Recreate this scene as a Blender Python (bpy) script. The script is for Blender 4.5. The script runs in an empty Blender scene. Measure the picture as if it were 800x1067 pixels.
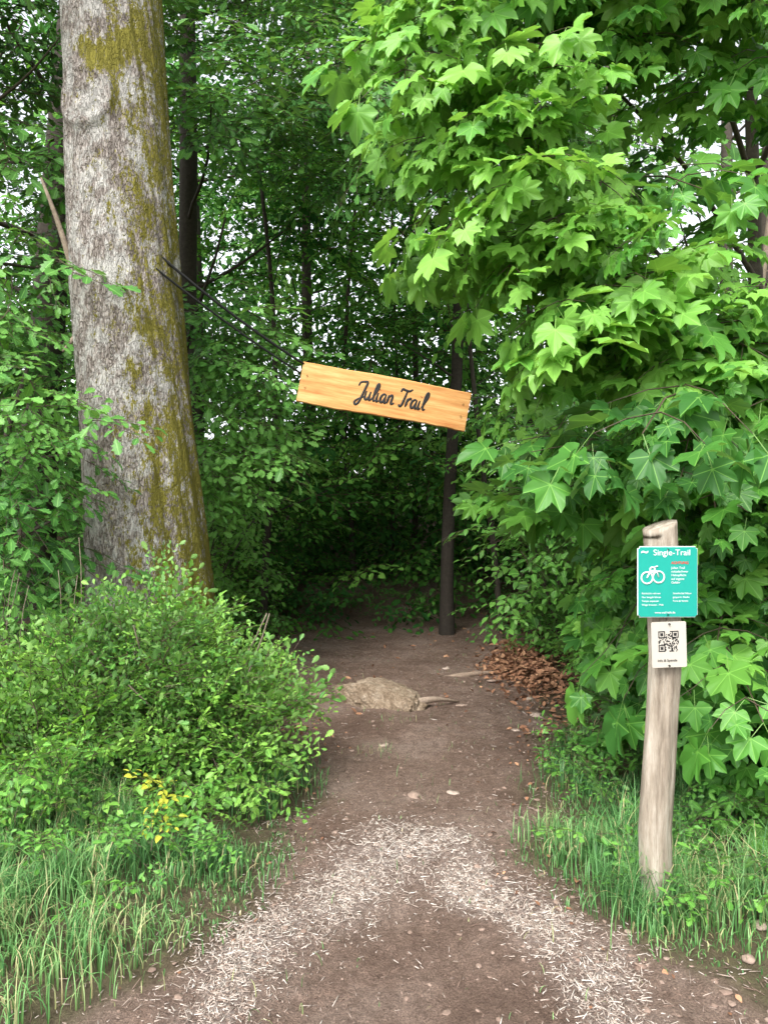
import bpy, math, random
import numpy as np
from mathutils import Vector, Matrix, noise as mnoise
rng = np.random.default_rng(7)
random.seed(7)
scene = bpy.context.scene
COL = scene.collection

# ------------------------------------------------------------------ helpers
def link(o, parent=None):
    COL.objects.link(o)
    if parent: o.parent = parent
    return o
def empty(name, loc=(0,0,0)):
    e = bpy.data.objects.new(name, None); e.location = loc; e.empty_display_size = .2
    return link(e)
def norm(a):
    return a/np.maximum(np.linalg.norm(a, axis=-1, keepdims=True), 1e-9)

def _hash(ix, iy, s):
    v = np.sin(ix*127.1+iy*311.7+s*74.7)*43758.5453
    return v-np.floor(v)
def vnoise(x, y, s=0):
    ix=np.floor(x); iy=np.floor(y); fx=x-ix; fy=y-iy
    fx=fx*fx*(3-2*fx); fy=fy*fy*(3-2*fy)
    a=_hash(ix,iy,s); b=_hash(ix+1,iy,s); c=_hash(ix,iy+1,s); d=_hash(ix+1,iy+1,s)
    return (a*(1-fx)+b*fx)*(1-fy)+(c*(1-fx)+d*fx)*fy
def fbm(x,y,s=0,o=4):
    r=0; a=.5
    for i in range(o):
        r=r+a*vnoise(x*2**i,y*2**i,s+i); a*=.5
    return r
def sstep(a,b,x):
    t=np.clip((x-a)/(b-a),0,1); return t*t*(3-2*t)

# path outline in metres (y : left x, right x)
PY=np.array([-3,1.2,2.0,2.27,2.7,3.2,3.77,4.4,5.26,7.15,9.4,11,14])
PL=np.array([-2.5,-1.6,-1.05,-.86,-.62,-.50,-.40,-.54,-.70,-1.02,-1.45,-1.3,-.6])
PR=np.array([2.8,2.4,1.55,1.25,.84,.68,.72,.95,1.25,1.45,1.75,1.6,1.0])
def path_s(x,y):
    l=np.interp(y,PY,PL); r=np.interp(y,PY,PR)
    s=np.minimum(x-l,r-x)
    return s+(fbm(x*3+9,y*3,3)-.47)*.42+np.where(y>14,-9*(y-14),0)
def height(x,y):
    s=path_s(x,y)
    out=np.clip(-s,0,3)
    h=.10*sstep(0,.8,out)+.16*sstep(.5,2.5,out)*sstep(3,6,y)
    h=h+(fbm(x*1.3,y*1.3,11)-.47)*.07
    h=h+(fbm(x*7,y*7,12,3)-.44)*.045
    h=h+(fbm(x*30,y*30,14,2)-.37)*.017
    h=h-.035*np.exp(-((x-.1)/.45)**2)*sstep(1.5,2.5,y)*(1-sstep(3.0,3.5,y))
    h=h+.05*np.exp(-((y-3.5)/.35)**2)*np.exp(-((x-.15)/.5)**2)
    h=h+2.2*sstep(12,32,y)+.5*sstep(10.0,12.5,y)
    return h
def chips_mask(x,y):
    yc=3.38-1.9*np.abs((x-.13))**2.0*np.where(x<.13,1.6,1.75)
    d=(y-yc)/np.sqrt(1+(3.6*(x-.13))**2)
    d=d+(fbm(x*3,y*3,31)-.47)*.55
    return np.exp(-(d/.2)**2)*(1-sstep(3.5,4.0,y))*(.5+.5*sstep(.35,.6,fbm(x*6,y*6,35)))

class MB:
    def __init__(s): s.V=[];s.L=[];s.S=[];s.C=[];s.n=0
    def add(s,V,L,S,C):
        s.V.append(V); s.L.append(L+s.n); s.S.append(S); s.C.append(C); s.n+=len(V)
    def inst(s,tpl,M,T,tint,b=None):
        tV,tL,tS,tC=tpl
        N=len(T); n=len(tV)
        V=np.einsum('nij,vj->nvi',M,tV)+T[:,None,:]
        L=(tL[None,:]+(np.arange(N)*n)[:,None]).ravel()
        C=np.ones((N,n,4),dtype=np.float32)
        C[:,:,0]=tint[:,None]; C[:,:,1]=tC[None,:,0]; C[:,:,2]=tC[None,:,1]
        s.add(V.reshape(-1,3),L,np.tile(tS,N),C.reshape(-1,4))
    def build(s,name,mat,parent=None,smooth=False):
        V=np.concatenate(s.V).astype(np.float32); L=np.concatenate(s.L).astype(np.int32)
        S=np.concatenate(s.S).astype(np.int32); C=np.concatenate(s.C).astype(np.float32)
        me=bpy.data.meshes.new(name)
        me.vertices.add(len(V)); me.vertices.foreach_set('co',V.ravel())
        me.loops.add(len(L)); me.loops.foreach_set('vertex_index',L)
        me.polygons.add(len(S)); st=np.concatenate([[0],np.cumsum(S)[:-1]]).astype(np.int32)
        me.polygons.foreach_set('loop_start',st)
        me.update(calc_edges=True)
        a=me.color_attributes.new('Col','FLOAT_COLOR','POINT'); a.data.foreach_set('color',C.ravel())
        if smooth: me.polygons.foreach_set('use_smooth',np.ones(len(S),dtype=bool))
        me.materials.append(mat)
        o=bpy.data.objects.new(name,me); return link(o,parent)

def tpl_from(V,F,g=None,b=None):
    V=np.array(V,float); L=np.concatenate([np.array(f) for f in F]); S=np.array([len(f) for f in F])
    C=np.zeros((len(V),2)); 
    if g is not None: C[:,0]=g
    if b is not None: C[:,1]=b
    return V,L,S,C

# leaf templates : along +Y, normal +Z, unit length
def leaf_simple():
    V=[(0,0,0),(.27,.3,.07),(.24,.68,.04),(0,1,-.08),(-.24,.68,.04),(-.27,.3,.07)]
    return tpl_from(V,[(0,1,2,3),(0,3,4,5)],g=[1,0,0,1,0,0])
def leaf_ovate():
    V=[(0,-.18,.0),(.012,0,0),(-.012,0,0),(.24,.2,.07),(.31,.45,.06),(.2,.78,.0),(0,1.05,-.12),(-.2,.78,0),(-.31,.45,.06),(-.24,.2,.07),(0,.4,.0),(0,.75,-.04)]
    F=[(0,1,2),(1,3,10),(3,4,10),(4,5,11,10),(5,6,11),(6,7,11),(7,8,10,11),(8,9,10),(9,2,10),(1,10,2)]
    return tpl_from(V,F,g=[1,1,1,0,0,0,1,0,0,0,1,1],b=[.6]+[0]*11)
def leaf_lobed():
    pts=[(0.02,0),(.16,.22),(.12,.3),(.3,.42),(.2,.52),(.33,.68),(.2,.74),(.2,.92),(0,1.02)]
    V=[(0,-.2,0)]+[(x,y,.05*math.sin(y*4)-.0+.18*x) for x,y in pts]+[(-x,y,.05*math.sin(y*4)+.18*x) for x,y in pts[::-1][1:]]
    n=len(pts); m=len(V)
    V+= [(0,.3,0),(0,.6,.0)]
    a,b=m,m+1
    F=[]
    out=list(range(1,m))
    for i in range(len(out)-1):
        p,q=out[i],out[i+1]; y=(V[p][1]+V[q][1])/2
        F.append((p,q,a if y<.45 else b))
    F.append((4,b,a)); F.append((out[-4],a,b)); F.append((0,1,out[-1])); F.append((1,a,out[-1]))
    g=np.zeros(len(V)); g[[0,1,a,b,n]]=1
    bb=np.zeros(len(V)); bb[0]=.6
    return tpl_from(V,F,g=g,b=bb)
def leaf_maple(seed):
    r=random.Random(seed)
    half=[(0,1.0,1),(9,.86,0),(15,.78,0),(22,.64,0),(26,.62,0),(35,.78,0),(43,.92,1),(52,.80,0),(61,.70,0),(70,.56,0),(79,.62,0),(92,.70,1),(106,.56,0),(128,.44,0),(150,.34,0)]
    pts=[]
    for a,rr,g in half: pts.append((a,rr*r.uniform(.94,1.06),g))
    for a,rr,g in half[::-1]:
        if a: pts.append((-a,rr*r.uniform(.94,1.06),g))
    V=[(0,0,0)];g=[1]
    curl=r.uniform(.02,.25)
    for a,rr,gg in pts:
        t=math.radians(a); x=math.sin(t)*rr; y=math.cos(t)*rr
        z=(.05 if not gg else -.03)-curl*rr*rr*(1 if gg else .7)+.06*math.sin(x*5+seed*2)+.12*abs(x)*(seed%2)
        V.append((x,y,z)); g.append(gg)
    n=len(pts); F=[(0,((i+1)%n)+1,i+1) for i in range(n) if i!=len(half)-1]
    m=len(V)
    V+=[(.013,-.02,0),(-.013,-.02,0),(.012,-.75,-.0),(-.012,-.75,0)]; g+=[1]*4
    F.append((m,m+1,m+3,m+2))
    b=[0]*m+[.45]*4
    return tpl_from(V,F,g=g,b=b)
LS,LO,LL=leaf_simple(),leaf_ovate(),leaf_lobed()
LM=[leaf_maple(i) for i in range(6)]

def frame(d,n):
    d=norm(d); n=norm(n-(n*d).sum(-1,keepdims=True)*d); x=np.cross(d,n)
    return np.stack([x,d,n],axis=-1)

def make_spray(r,length,leaf,sp=.55,droop=.15,opp=False,side=True,off=0.0,tilt=(5,35),fan=50,nj=.35,k=None):
    P=[];D=[];Nn=[];Sc=[];tw=[]
    def twig(p0,ang,ln,w):
        n=max(2,int(ln/(leaf*sp)))
        pts=[]
        for i in range(n+1):
            t=i/n
            a=ang+r.uniform(-.08,.08)
            p=np.array([p0[0]+math.sin(a)*ln*t,p0[1]+math.cos(a)*ln*t,p0[2]-droop*ln*t*t+r.uniform(-.02,.02)*ln])
            pts.append(p)
            if i==0: continue
            sides=(1,-1) if opp else ((1,) if i%2 else (-1,))
            if i==n: sides=(0,)+((1,-1) if opp else ())
            for s in sides:
                if r.random()<.08: continue
                la=a+s*math.radians(fan+r.uniform(-22,22))+r.uniform(-.15,.15)
                pt=math.radians(r.uniform(*tilt))
                d=np.array([math.sin(la)*math.cos(pt),math.cos(la)*math.cos(pt),-math.sin(pt)])
                nn=np.array([r.uniform(-nj,nj),r.uniform(-nj,nj)+.15,1.])
                P.append(p+d*off); D.append(d); Nn.append(nn); Sc.append(leaf*r.uniform(.5,1.18)*(1-.25*t*(0 if s==0 else 1)))
        tw.append((pts,w))
        return pts
    main=twig((0,0,0),0,length,length*.008)
    if side:
        kk=k or (3 if opp else 6)
        for i in range(kk):
            t=(i+.6)/(kk+.6); s=1 if i%2 else -1
            p=main[min(len(main)-1,int(t*(len(main)-1)))]
            for ss in ((s,-s) if opp else (s,)):
                twig(p,ss*math.radians(r.uniform(34,62)),length*(.62*(1-t)+.16),length*.005)
    P=np.array(P);D=np.array(D);Nn=np.array(Nn);Sc=np.array(Sc)
    M=frame(D,Nn)*Sc[:,None,None]
    V=[];L=[];S=[]
    for pts,w in tw:
        pts=pts[::2] if len(pts)>4 else pts
        b=len(V)
        for i,p in enumerate(pts):
            ww=w*(1-.7*i/len(pts)); V+= [p+np.array([ww,0,0]),p-np.array([ww,0,0]),p+np.array([0,0,-1.6*ww])]
        for i in range(len(pts)-1):
            for j in range(3):
                kq=(j+1)%3
                L+=[b+3*i+j,b+3*i+kq,b+3*i+3+kq,b+3*i+3+j]; S.append(4)
    tc=np.zeros((len(V),2)); tc[:,1]=1
    return M,P,(np.array(V),np.array(L),np.array(S),tc)

def place(mb,sprays,leafs,pos,out,scale=1.0,sj=.25,updj=.25,tint=.5,tj=.25,lj=.15,r=rng,twigs=True,wa=1.2):
    N=len(pos); which=r.integers(0,len(sprays),N)
    up=np.tile([0,0,1.],(N,1))+r.normal(0,updj,(N,3))
    F=frame(out,up)
    sc=scale*r.uniform(1-sj,1+sj,N)
    wn=(fbm(pos[:,0]*1.1+pos[:,1]*.7+30,pos[:,2]*1.3+pos[:,1]*.4+30,17,3)-.44)*wa
    base=np.clip(np.asarray(tint)+wn+r.normal(0,tj,N)*.7,0,1)
    for k,(M,P,tw) in enumerate(sprays):
        idx=np.where(which==k)[0]
        if len(idx)==0: continue
        FS=F[idx]*sc[idx][:,None,None]
        MM=np.einsum('nij,ljk->nlik',FS,M).reshape(-1,3,3)
        TT=(np.einsum('nij,lj->nli',FS,P)+pos[idx][:,None,:]).reshape(-1,3)
        ti=np.clip(np.repeat(base[idx],len(P))+r.normal(0,lj,len(TT)),0,1)
        wl=r.integers(0,len(leafs),len(TT))
        for q,lf in enumerate(leafs):
            w=np.where(wl==q)[0]
            if len(w): mb.inst(lf,MM[w],TT[w],ti[w])
        if twigs: mb.inst(tw,FS,pos[idx],base[idx])

def clump(centres,per,sig,outf,r=rng):
    c=np.repeat(np.asarray(centres,float),per,axis=0)
    p=c+r.normal(0,1,c.shape)*np.array(sig)
    return p,outf(p,c)

def tube(mb,pts,rad,sides=8,tint=.5,rough=0.0,seed=0):
    pts=np.array(pts,float); rad=np.array(rad,float); n=len(pts)
    t=norm(np.gradient(pts,axis=0)); ref=np.tile([1.,0.1,0],(n,1))
    if abs(t[0][0])>.8: ref=np.tile([0,1.,.1],(n,1))
    a=norm(np.cross(t,ref)); b=np.cross(t,a)
    th=np.arange(sides)/sides*2*math.pi
    rr=rad[:,None]*np.ones((1,sides))
    if rough:
        rr=rr*(1+rough*(fbm(np.cos(th)[None,:]*2.2+seed+np.arange(n)[:,None]*.35,np.sin(th)[None,:]*2.2+np.zeros((n,1))+5,seed)-.47)*2)
    V=pts[:,None,:]+rr[:,:,None]*(np.cos(th)[None,:,None]*a[:,None,:]+np.sin(th)[None,:,None]*b[:,None,:])
    L=[]
    for i in range(n-1):
        j=np.arange(sides);k=(j+1)%sides
        L.append(np.stack([i*sides+j,i*sides+k,(i+1)*sides+k,(i+1)*sides+j],1))
    L=np.concatenate(L); S=np.full(len(L),4)
    L=L.ravel(); V=V.reshape(-1,3)
    L=np.concatenate([L,np.arange((n-1)*sides,n*sides)]); S=np.append(S,sides)
    C=np.ones((len(V),4)); C[:,0]=tint
    mb.add(V,L,S,C)
def curve_pts(p0,p1,n,wob,sag=0,seed=0):
    r=random.Random(seed); p0=np.array(p0,float);p1=np.array(p1,float)
    ph=[r.uniform(0,6) for _ in range(6)]
    out=[]
    for i in range(n):
        t=i/(n-1); p=p0*(1-t)+p1*t
        e=math.sin(math.pi*t)
        p=p+np.array([wob*(math.sin(3*t+ph[0])-math.sin(ph[0])*(1-t))*1.0,wob*math.sin(4*t+ph[1])*t,0])*min(1,t*3)
        p[2]+=sag*e
        out.append(p)
    return out

# ------------------------------------------------------------------ materials
def newmat(name):
    m=bpy.data.materials.new(name); m.use_nodes=True; nt=m.node_tree
    for n in list(nt.nodes): nt.nodes.remove(n)
    o=nt.nodes.new('ShaderNodeOutputMaterial'); return m,nt,o
def N(nt,t,**k):
    n=nt.nodes.new(t)
    for a,b in k.items(): setattr(n,a,b)
    return n
def ramp(nt,stops,inp=None):
    r=nt.nodes.new('ShaderNodeValToRGB'); e=r.color_ramp.elements
    while len(e)<len(stops): e.new(.5)
    for i,(p,c) in enumerate(stops):
        e[i].position=p; e[i].color=(*c,1) if len(c)==3 else c
    if inp is not None: nt.links.new(inp,r.inputs[0])
    return r
def mix(nt,f,a,b,mode='MIX'):
    m=nt.nodes.new('ShaderNodeMix'); m.data_type='RGBA'; m.blend_type=mode
    for s,v in ((0,f),(6,a),(7,b)):
        if hasattr(v,'links'): nt.links.new(v,m.inputs[s])
        elif s==0: m.inputs[0].default_value=v
        else: m.inputs[s].default_value=(*v,1)
    return m.outputs[2]
def noise(nt,scale,detail=4,rough=.6,vec=None):
    n=nt.nodes.new('ShaderNodeTexNoise'); n.inputs['Scale'].default_value=scale
    n.inputs['Detail'].default_value=detail; n.inputs['Roughness'].default_value=rough
    if vec is not None: nt.links.new(vec,n.inputs['Vector'])
    return n.outputs[0]
def mapping(nt,sc,src='Object'):
    tc=nt.nodes.new('ShaderNodeTexCoord'); mp=nt.nodes.new('ShaderNodeMapping')
    mp.inputs['Scale'].default_value=sc; nt.links.new(tc.outputs[src],mp.inputs[0]); return mp.outputs[0]
def bsdf(nt,o,col,rough=.8,spec=.3,bump=None,bs=.5,bd=.01):
    p=nt.nodes.new('ShaderNodeBsdfPrincipled')
    if hasattr(col,'links'): nt.links.new(col,p.inputs['Base Color'])
    else: p.inputs['Base Color'].default_value=(*col,1)
    p.inputs['Roughness'].default_value=rough; p.inputs['Specular IOR Level'].default_value=spec
    if bump is not None:
        b=nt.nodes.new('ShaderNodeBump'); b.inputs['Strength'].default_value=bs; b.inputs['Distance'].default_value=bd
        nt.links.new(bump,b.inputs['Height']); nt.links.new(b.outputs[0],p.inputs['Normal'])
    nt.links.new(p.outputs[0],o.inputs[0]); return p

def leaf_mat(name,dark,mid,light,transl=.35,rough=.45,vein=.5,bark=(.09,.065,.045),tcol=(1.25,1.25,.55),gloss=True):
    m,nt,o=newmat(name)
    at=N(nt,'ShaderNodeAttribute',attribute_name='Col'); sp=N(nt,'ShaderNodeSeparateColor'); nt.links.new(at.outputs[0],sp.inputs[0])
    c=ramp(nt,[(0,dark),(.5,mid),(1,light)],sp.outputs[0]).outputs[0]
    if vein>0:
        vr=ramp(nt,[(.86,(0,0,0)),(.97,(vein,)*3)],sp.outputs[1]).outputs[0]
        lightv=tuple(min(1,x*1.6+.03) for x in light)
        c=mix(nt,vr,c,lightv)
        geo=N(nt,'ShaderNodeNewGeometry')
        under=mix(nt,.45,c,(.16,.26,.12))
        c=mix(nt,geo.outputs['Backfacing'],c,under)
    c=mix(nt,sp.outputs[2],c,bark)
    if transl==0:
        d=N(nt,'ShaderNodeBsdfDiffuse'); nt.links.new(c,d.inputs[0]); nt.links.new(d.outputs[0],o.inputs[0]); return m
    if gloss:
        p=N(nt,'ShaderNodeBsdfPrincipled'); nt.links.new(c,p.inputs['Base Color']); p.inputs['Roughness'].default_value=rough
        p.inputs['Specular IOR Level'].default_value=.35
    else:
        p=N(nt,'ShaderNodeBsdfDiffuse'); nt.links.new(c,p.inputs[0])
    tr=N(nt,'ShaderNodeBsdfTranslucent'); nt.links.new(mix(nt,1.0,c,tcol,'MULTIPLY'),tr.inputs[0])
    ms=N(nt,'ShaderNodeMixShader')
    inv=N(nt,'ShaderNodeMath',operation='MULTIPLY_ADD'); nt.links.new(sp.outputs[2],inv.inputs[0]); inv.inputs[1].default_value=-transl; inv.inputs[2].default_value=transl
    nt.links.new(inv.outputs[0],ms.inputs[0]); nt.links.new(p.outputs[0],ms.inputs[1]); nt.links.new(tr.outputs[0],ms.inputs[2])
    nt.links.new(ms.outputs[0],o.inputs[0]); return m

M_bg   =leaf_mat('beech_leaf',(.028,.10,.025),(.08,.225,.04),(.2,.42,.08),vein=0,transl=.3,gloss=False)
M_far  =leaf_mat('far_leaf',(.05,.15,.035),(.10,.26,.06),(.22,.43,.1),transl=0,vein=0)
M_left =leaf_mat('hawthorn_leaf',(.045,.145,.035),(.09,.255,.05),(.18,.41,.085))
M_maple=leaf_mat('maple_leaf',(.045,.16,.03),(.105,.31,.045),(.23,.48,.08),transl=.38,vein=.4)
M_bush =leaf_mat('shrub_leaf',(.055,.18,.035),(.13,.33,.055),(.27,.51,.09),transl=.35)
M_hazel=leaf_mat('understorey_leaf',(.055,.17,.035),(.1,.28,.045),(.18,.4,.075))
M_yel  =leaf_mat('yellowing_leaf',(.35,.4,.04),(.55,.56,.06),(.7,.66,.1),transl=.3)

def grass_mat():
    m,nt,o=newmat('grass_blade')
    at=N(nt,'ShaderNodeAttribute',attribute_name='Col'); sp=N(nt,'ShaderNodeSeparateColor'); nt.links.new(at.outputs[0],sp.inputs[0])
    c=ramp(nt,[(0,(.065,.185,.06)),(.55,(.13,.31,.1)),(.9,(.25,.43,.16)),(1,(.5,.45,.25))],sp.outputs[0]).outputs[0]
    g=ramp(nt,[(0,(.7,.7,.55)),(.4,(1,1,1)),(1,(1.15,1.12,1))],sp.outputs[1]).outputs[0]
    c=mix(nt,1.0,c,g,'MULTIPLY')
    p=N(nt,'ShaderNodeBsdfPrincipled'); nt.links.new(c,p.inputs['Base Color']); p.inputs['Roughness'].default_value=.45; p.inputs['Specular IOR Level'].default_value=.3
    tr=N(nt,'ShaderNodeBsdfTranslucent'); nt.links.new(c,tr.inputs[0]); ms=N(nt,'ShaderNodeMixShader'); ms.inputs[0].default_value=.25
    nt.links.new(p.outputs[0],ms.inputs[1]); nt.links.new(tr.outputs[0],ms.inputs[2]); nt.links.new(ms.outputs[0],o.inputs[0]); return m
M_grass=grass_mat()

def ground_mat():
    m,nt,o=newmat('soil')
    at=N(nt,'ShaderNodeAttribute',attribute_name='Col'); sp=N(nt,'ShaderNodeSeparateColor'); nt.links.new(at.outputs[0],sp.inputs[0])
    v=mapping(nt,(1,1,1))
    n1=noise(nt,1.6,5,.6,v); n2=noise(nt,22,6,.75,v); n3=noise(nt,130,4,.8,v)
    c=ramp(nt,[(.3,(.2,.132,.1)),(.5,(.3,.21,.165)),(.72,(.42,.32,.265))],n1).outputs[0]
    c=mix(nt,.8,c,ramp(nt,[(.3,(.5,.47,.45)),(.55,(1,1,1)),(.75,(1.5,1.47,1.45))],n2).outputs[0],'MULTIPLY')
    c=mix(nt,.85,c,ramp(nt,[(.32,(.4,.38,.37)),(.52,(1,1,1)),(.7,(1.8,1.75,1.7))],n3).outputs[0],'MULTIPLY')
    vs=N(nt,'ShaderNodeTexVoronoi'); vs.inputs['Scale'].default_value=75; nt.links.new(v,vs.inputs['Vector'])
    lit=ramp(nt,[(0,(.68,.62,.57)),(.35,(.54,.48,.44)),(.7,(.34,.28,.25))],vs.outputs['Distance']).outputs[0]
    lit=mix(nt,.6,lit,ramp(nt,[(.35,(.5,.5,.5)),(.65,(1.3,1.3,1.3))],n3).outputs[0],'MULTIPLY')
    mm=N(nt,'ShaderNodeMath',operation='MULTIPLY'); nt.links.new(sp.outputs[1],mm.inputs[0]); 
    rr=ramp(nt,[(.33,(.15,.15,.15)),(.56,(.95,.95,.95))],n2).outputs[0]; nt.links.new(rr,mm.inputs[1])
    c=mix(nt,mm.outputs[0],c,lit)
    off=ramp(nt,[(.35,(.13,.1,.065)),(.55,(.17,.145,.085)),(.7,(.2,.19,.095))],n2).outputs[0]
    c=mix(nt,sp.outputs[0],off,c)
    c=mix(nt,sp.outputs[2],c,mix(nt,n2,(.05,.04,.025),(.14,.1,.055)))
    ad=N(nt,'ShaderNodeMath',operation='ADD'); nt.links.new(n2,ad.inputs[0]); nt.links.new(n3,ad.inputs[1])
    bsdf(nt,o,c,.95,.15,ad.outputs[0],1.0,.035); return m
M_soil=ground_mat()

def vc_mat(name,stops,rough=.85,sc=60,bs=.4):
    m,nt,o=newmat(name)
    at=N(nt,'ShaderNodeAttribute',attribute_name='Col'); sp=N(nt,'ShaderNodeSeparateColor'); nt.links.new(at.outputs[0],sp.inputs[0])
    c=ramp(nt,stops,sp.outputs[0]).outputs[0]; n=noise(nt,sc,5,.7,mapping(nt,(1,1,1)))
    c=mix(nt,.8,c,ramp(nt,[(.3,(.55,.55,.55)),(.7,(1.3,1.3,1.3))],n).outputs[0],'MULTIPLY')
    bsdf(nt,o,c,rough,.2,n,bs,.01); return m
M_chip=vc_mat('wood_debris',[(0,(.19,.13,.1)),(.5,(.4,.33,.28)),(1,(.66,.6,.54))])
M_root=vc_mat('root_bark',[(0,(.17,.12,.09)),(.5,(.3,.225,.17)),(1,(.44,.36,.29))])
M_stone=vc_mat('stone',[(0,(.2,.14,.11)),(.5,(.31,.23,.185)),(1,(.48,.4,.34))])
M_dead=vc_mat('dead_leaf',[(0,(.14,.07,.045)),(.5,(.28,.14,.08)),(1,(.42,.24,.14))])
M_bark=vc_mat('dark_bark',[(0,(.04,.033,.027)),(.5,(.1,.085,.065)),(1,(.3,.24,.18))],sc=25,bs=.8)

def big_bark():
    m,nt,o=newmat('mossy_bark')
    v=mapping(nt,(1,1,1)); vs=mapping(nt,(9,9,2.6)); vf=mapping(nt,(1,1,.55))
    n1=noise(nt,3.2,8,.72,vs)
    nf=noise(nt,60,6,.75,vf)
    nl=noise(nt,6,7,.75,mapping(nt,(1,1,.8)))
    vor=N(nt,'ShaderNodeTexVoronoi',feature='DISTANCE_TO_EDGE'); vor.inputs['Scale'].default_value=4.2
    vm=N(nt,'ShaderNodeVectorMath',operation='ADD'); nt.links.new(vs,vm.inputs[0])
    nn=N(nt,'ShaderNodeTexNoise'); nn.inputs['Scale'].default_value=3; nn.inputs['Detail'].default_value=4; nt.links.new(vs,nn.inputs['Vector']); 
    sc=N(nt,'ShaderNodeVectorMath',operation='SCALE'); sc.inputs['Scale'].default_value=.9; nt.links.new(nn.outputs['Color'],sc.inputs[0]); nt.links.new(sc.outputs[0],vm.inputs[1]); nt.links.new(vm.outputs[0],vor.inputs['Vector'])
    c=ramp(nt,[(.3,(.18,.15,.13)),(.5,(.33,.29,.26)),(.68,(.47,.43,.40))],n1).outputs[0]
    c=mix(nt,.8,c,ramp(nt,[(.3,(.45,.43,.41)),(.5,(1,1,1)),(.7,(1.45,1.45,1.45))],nf).outputs[0],'MULTIPLY')
    crack=ramp(nt,[(0,(.42,.38,.35)),(.14,(1,1,1))],vor.outputs['Distance']).outputs[0]
    c=mix(nt,.8,c,crack,'MULTIPLY')
    lich=ramp(nt,[(.47,(0,0,0)),(.56,(.75,.75,.75))],nl).outputs[0]
    c=mix(nt,lich,c,mix(nt,nf,(.34,.33,.30),(.78,.77,.73)))
    geo=N(nt,'ShaderNodeNewGeometry'); sx=N(nt,'ShaderNodeSeparateXYZ'); nt.links.new(geo.outputs['Normal'],sx.inputs[0])
    nm=noise(nt,8,7,.8,mapping(nt,(1,1,.5)))
    at=N(nt,'ShaderNodeAttribute',attribute_name='Col'); sp=N(nt,'ShaderNodeSeparateColor'); nt.links.new(at.outputs[0],sp.inputs[0])
    a1=N(nt,'ShaderNodeMath',operation='MULTIPLY_ADD'); nt.links.new(sx.outputs[0],a1.inputs[0]); a1.inputs[1].default_value=.16; nt.links.new(nm,a1.inputs[2])
    a2=N(nt,'ShaderNodeMath',operation='MULTIPLY_ADD'); nt.links.new(sp.outputs[1],a2.inputs[0]); a2.inputs[1].default_value=.26; nt.links.new(a1.outputs[0],a2.inputs[2])
    a3=N(nt,'ShaderNodeMath',operation='MULTIPLY_ADD'); nt.links.new(nf,a3.inputs[0]); a3.inputs[1].default_value=.75; nt.links.new(a2.outputs[0],a3.inputs[2])
    ms=ramp(nt,[(.95,(0,0,0)),(1.0,(1,1,1))],a3.outputs[0]).outputs[0]
    c=mix(nt,ms,c,mix(nt,nf,(.08,.08,.012),(.34,.3,.06)))
    h=N(nt,'ShaderNodeMath',operation='ADD'); nt.links.new(n1,h.inputs[0]); 
    h2=N(nt,'ShaderNodeMath',operation='MULTIPLY_ADD'); nt.links.new(nf,h2.inputs[0]); h2.inputs[1].default_value=.6; nt.links.new(h.outputs[0],h2.inputs[2]); nt.links.new(crack,h.inputs[1])
    bsdf(nt,o,c,.92,.15,h2.outputs[0],.9,.03); return m
M_bigbark=big_bark()

def wood_mat(name,a,b,c3,scale=(1,1,1),ws=6,bs=.15,rough=.6):
    m,nt,o=newmat(name)
    v=mapping(nt,scale)
    n=noise(nt,ws,6,.6,v); n2=noise(nt,ws*6,4,.7,v)
    c=ramp(nt,[(.3,a),(.5,b),(.68,c3)],n).outputs[0]
    c=mix(nt,.5,c,ramp(nt,[(.35,(.72,.68,.62)),(.6,(1.1,1.1,1.1))],n2).outputs[0],'MULTIPLY')
    bsdf(nt,o,c,rough,.25,n2,bs,.006); return m
M_board=wood_mat('pine_board',(.48,.19,.055),(.61,.32,.11),(.70,.44,.18),(1.0,8,14),2.2)
M_post=wood_mat('weathered_post',(.15,.12,.09),(.31,.265,.21),(.44,.395,.33),(11,11,1.3),3,.9,.85)
def plain(name,col,rough=.5,spec=.4,metal=0):
    m,nt,o=newmat(name); n=noise(nt,40,3,.5,mapping(nt,(1,1,1)))
    c=mix(nt,.12,col,n,'MULTIPLY'); p=bsdf(nt,o,c,rough,spec); p.inputs['Metallic'].default_value=metal; return m
M_black=plain('black_paint',(.012,.012,.012),.5)
M_teal=plain('teal_plastic',(.01,.30,.24),.45,.3)
M_white=plain('white_print',(.7,.7,.68),.5)
M_red=plain('red_print',(.5,.06,.04),.5)
M_steel=plain('steel_cable',(.02,.02,.02),.6,.3,0)

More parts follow.
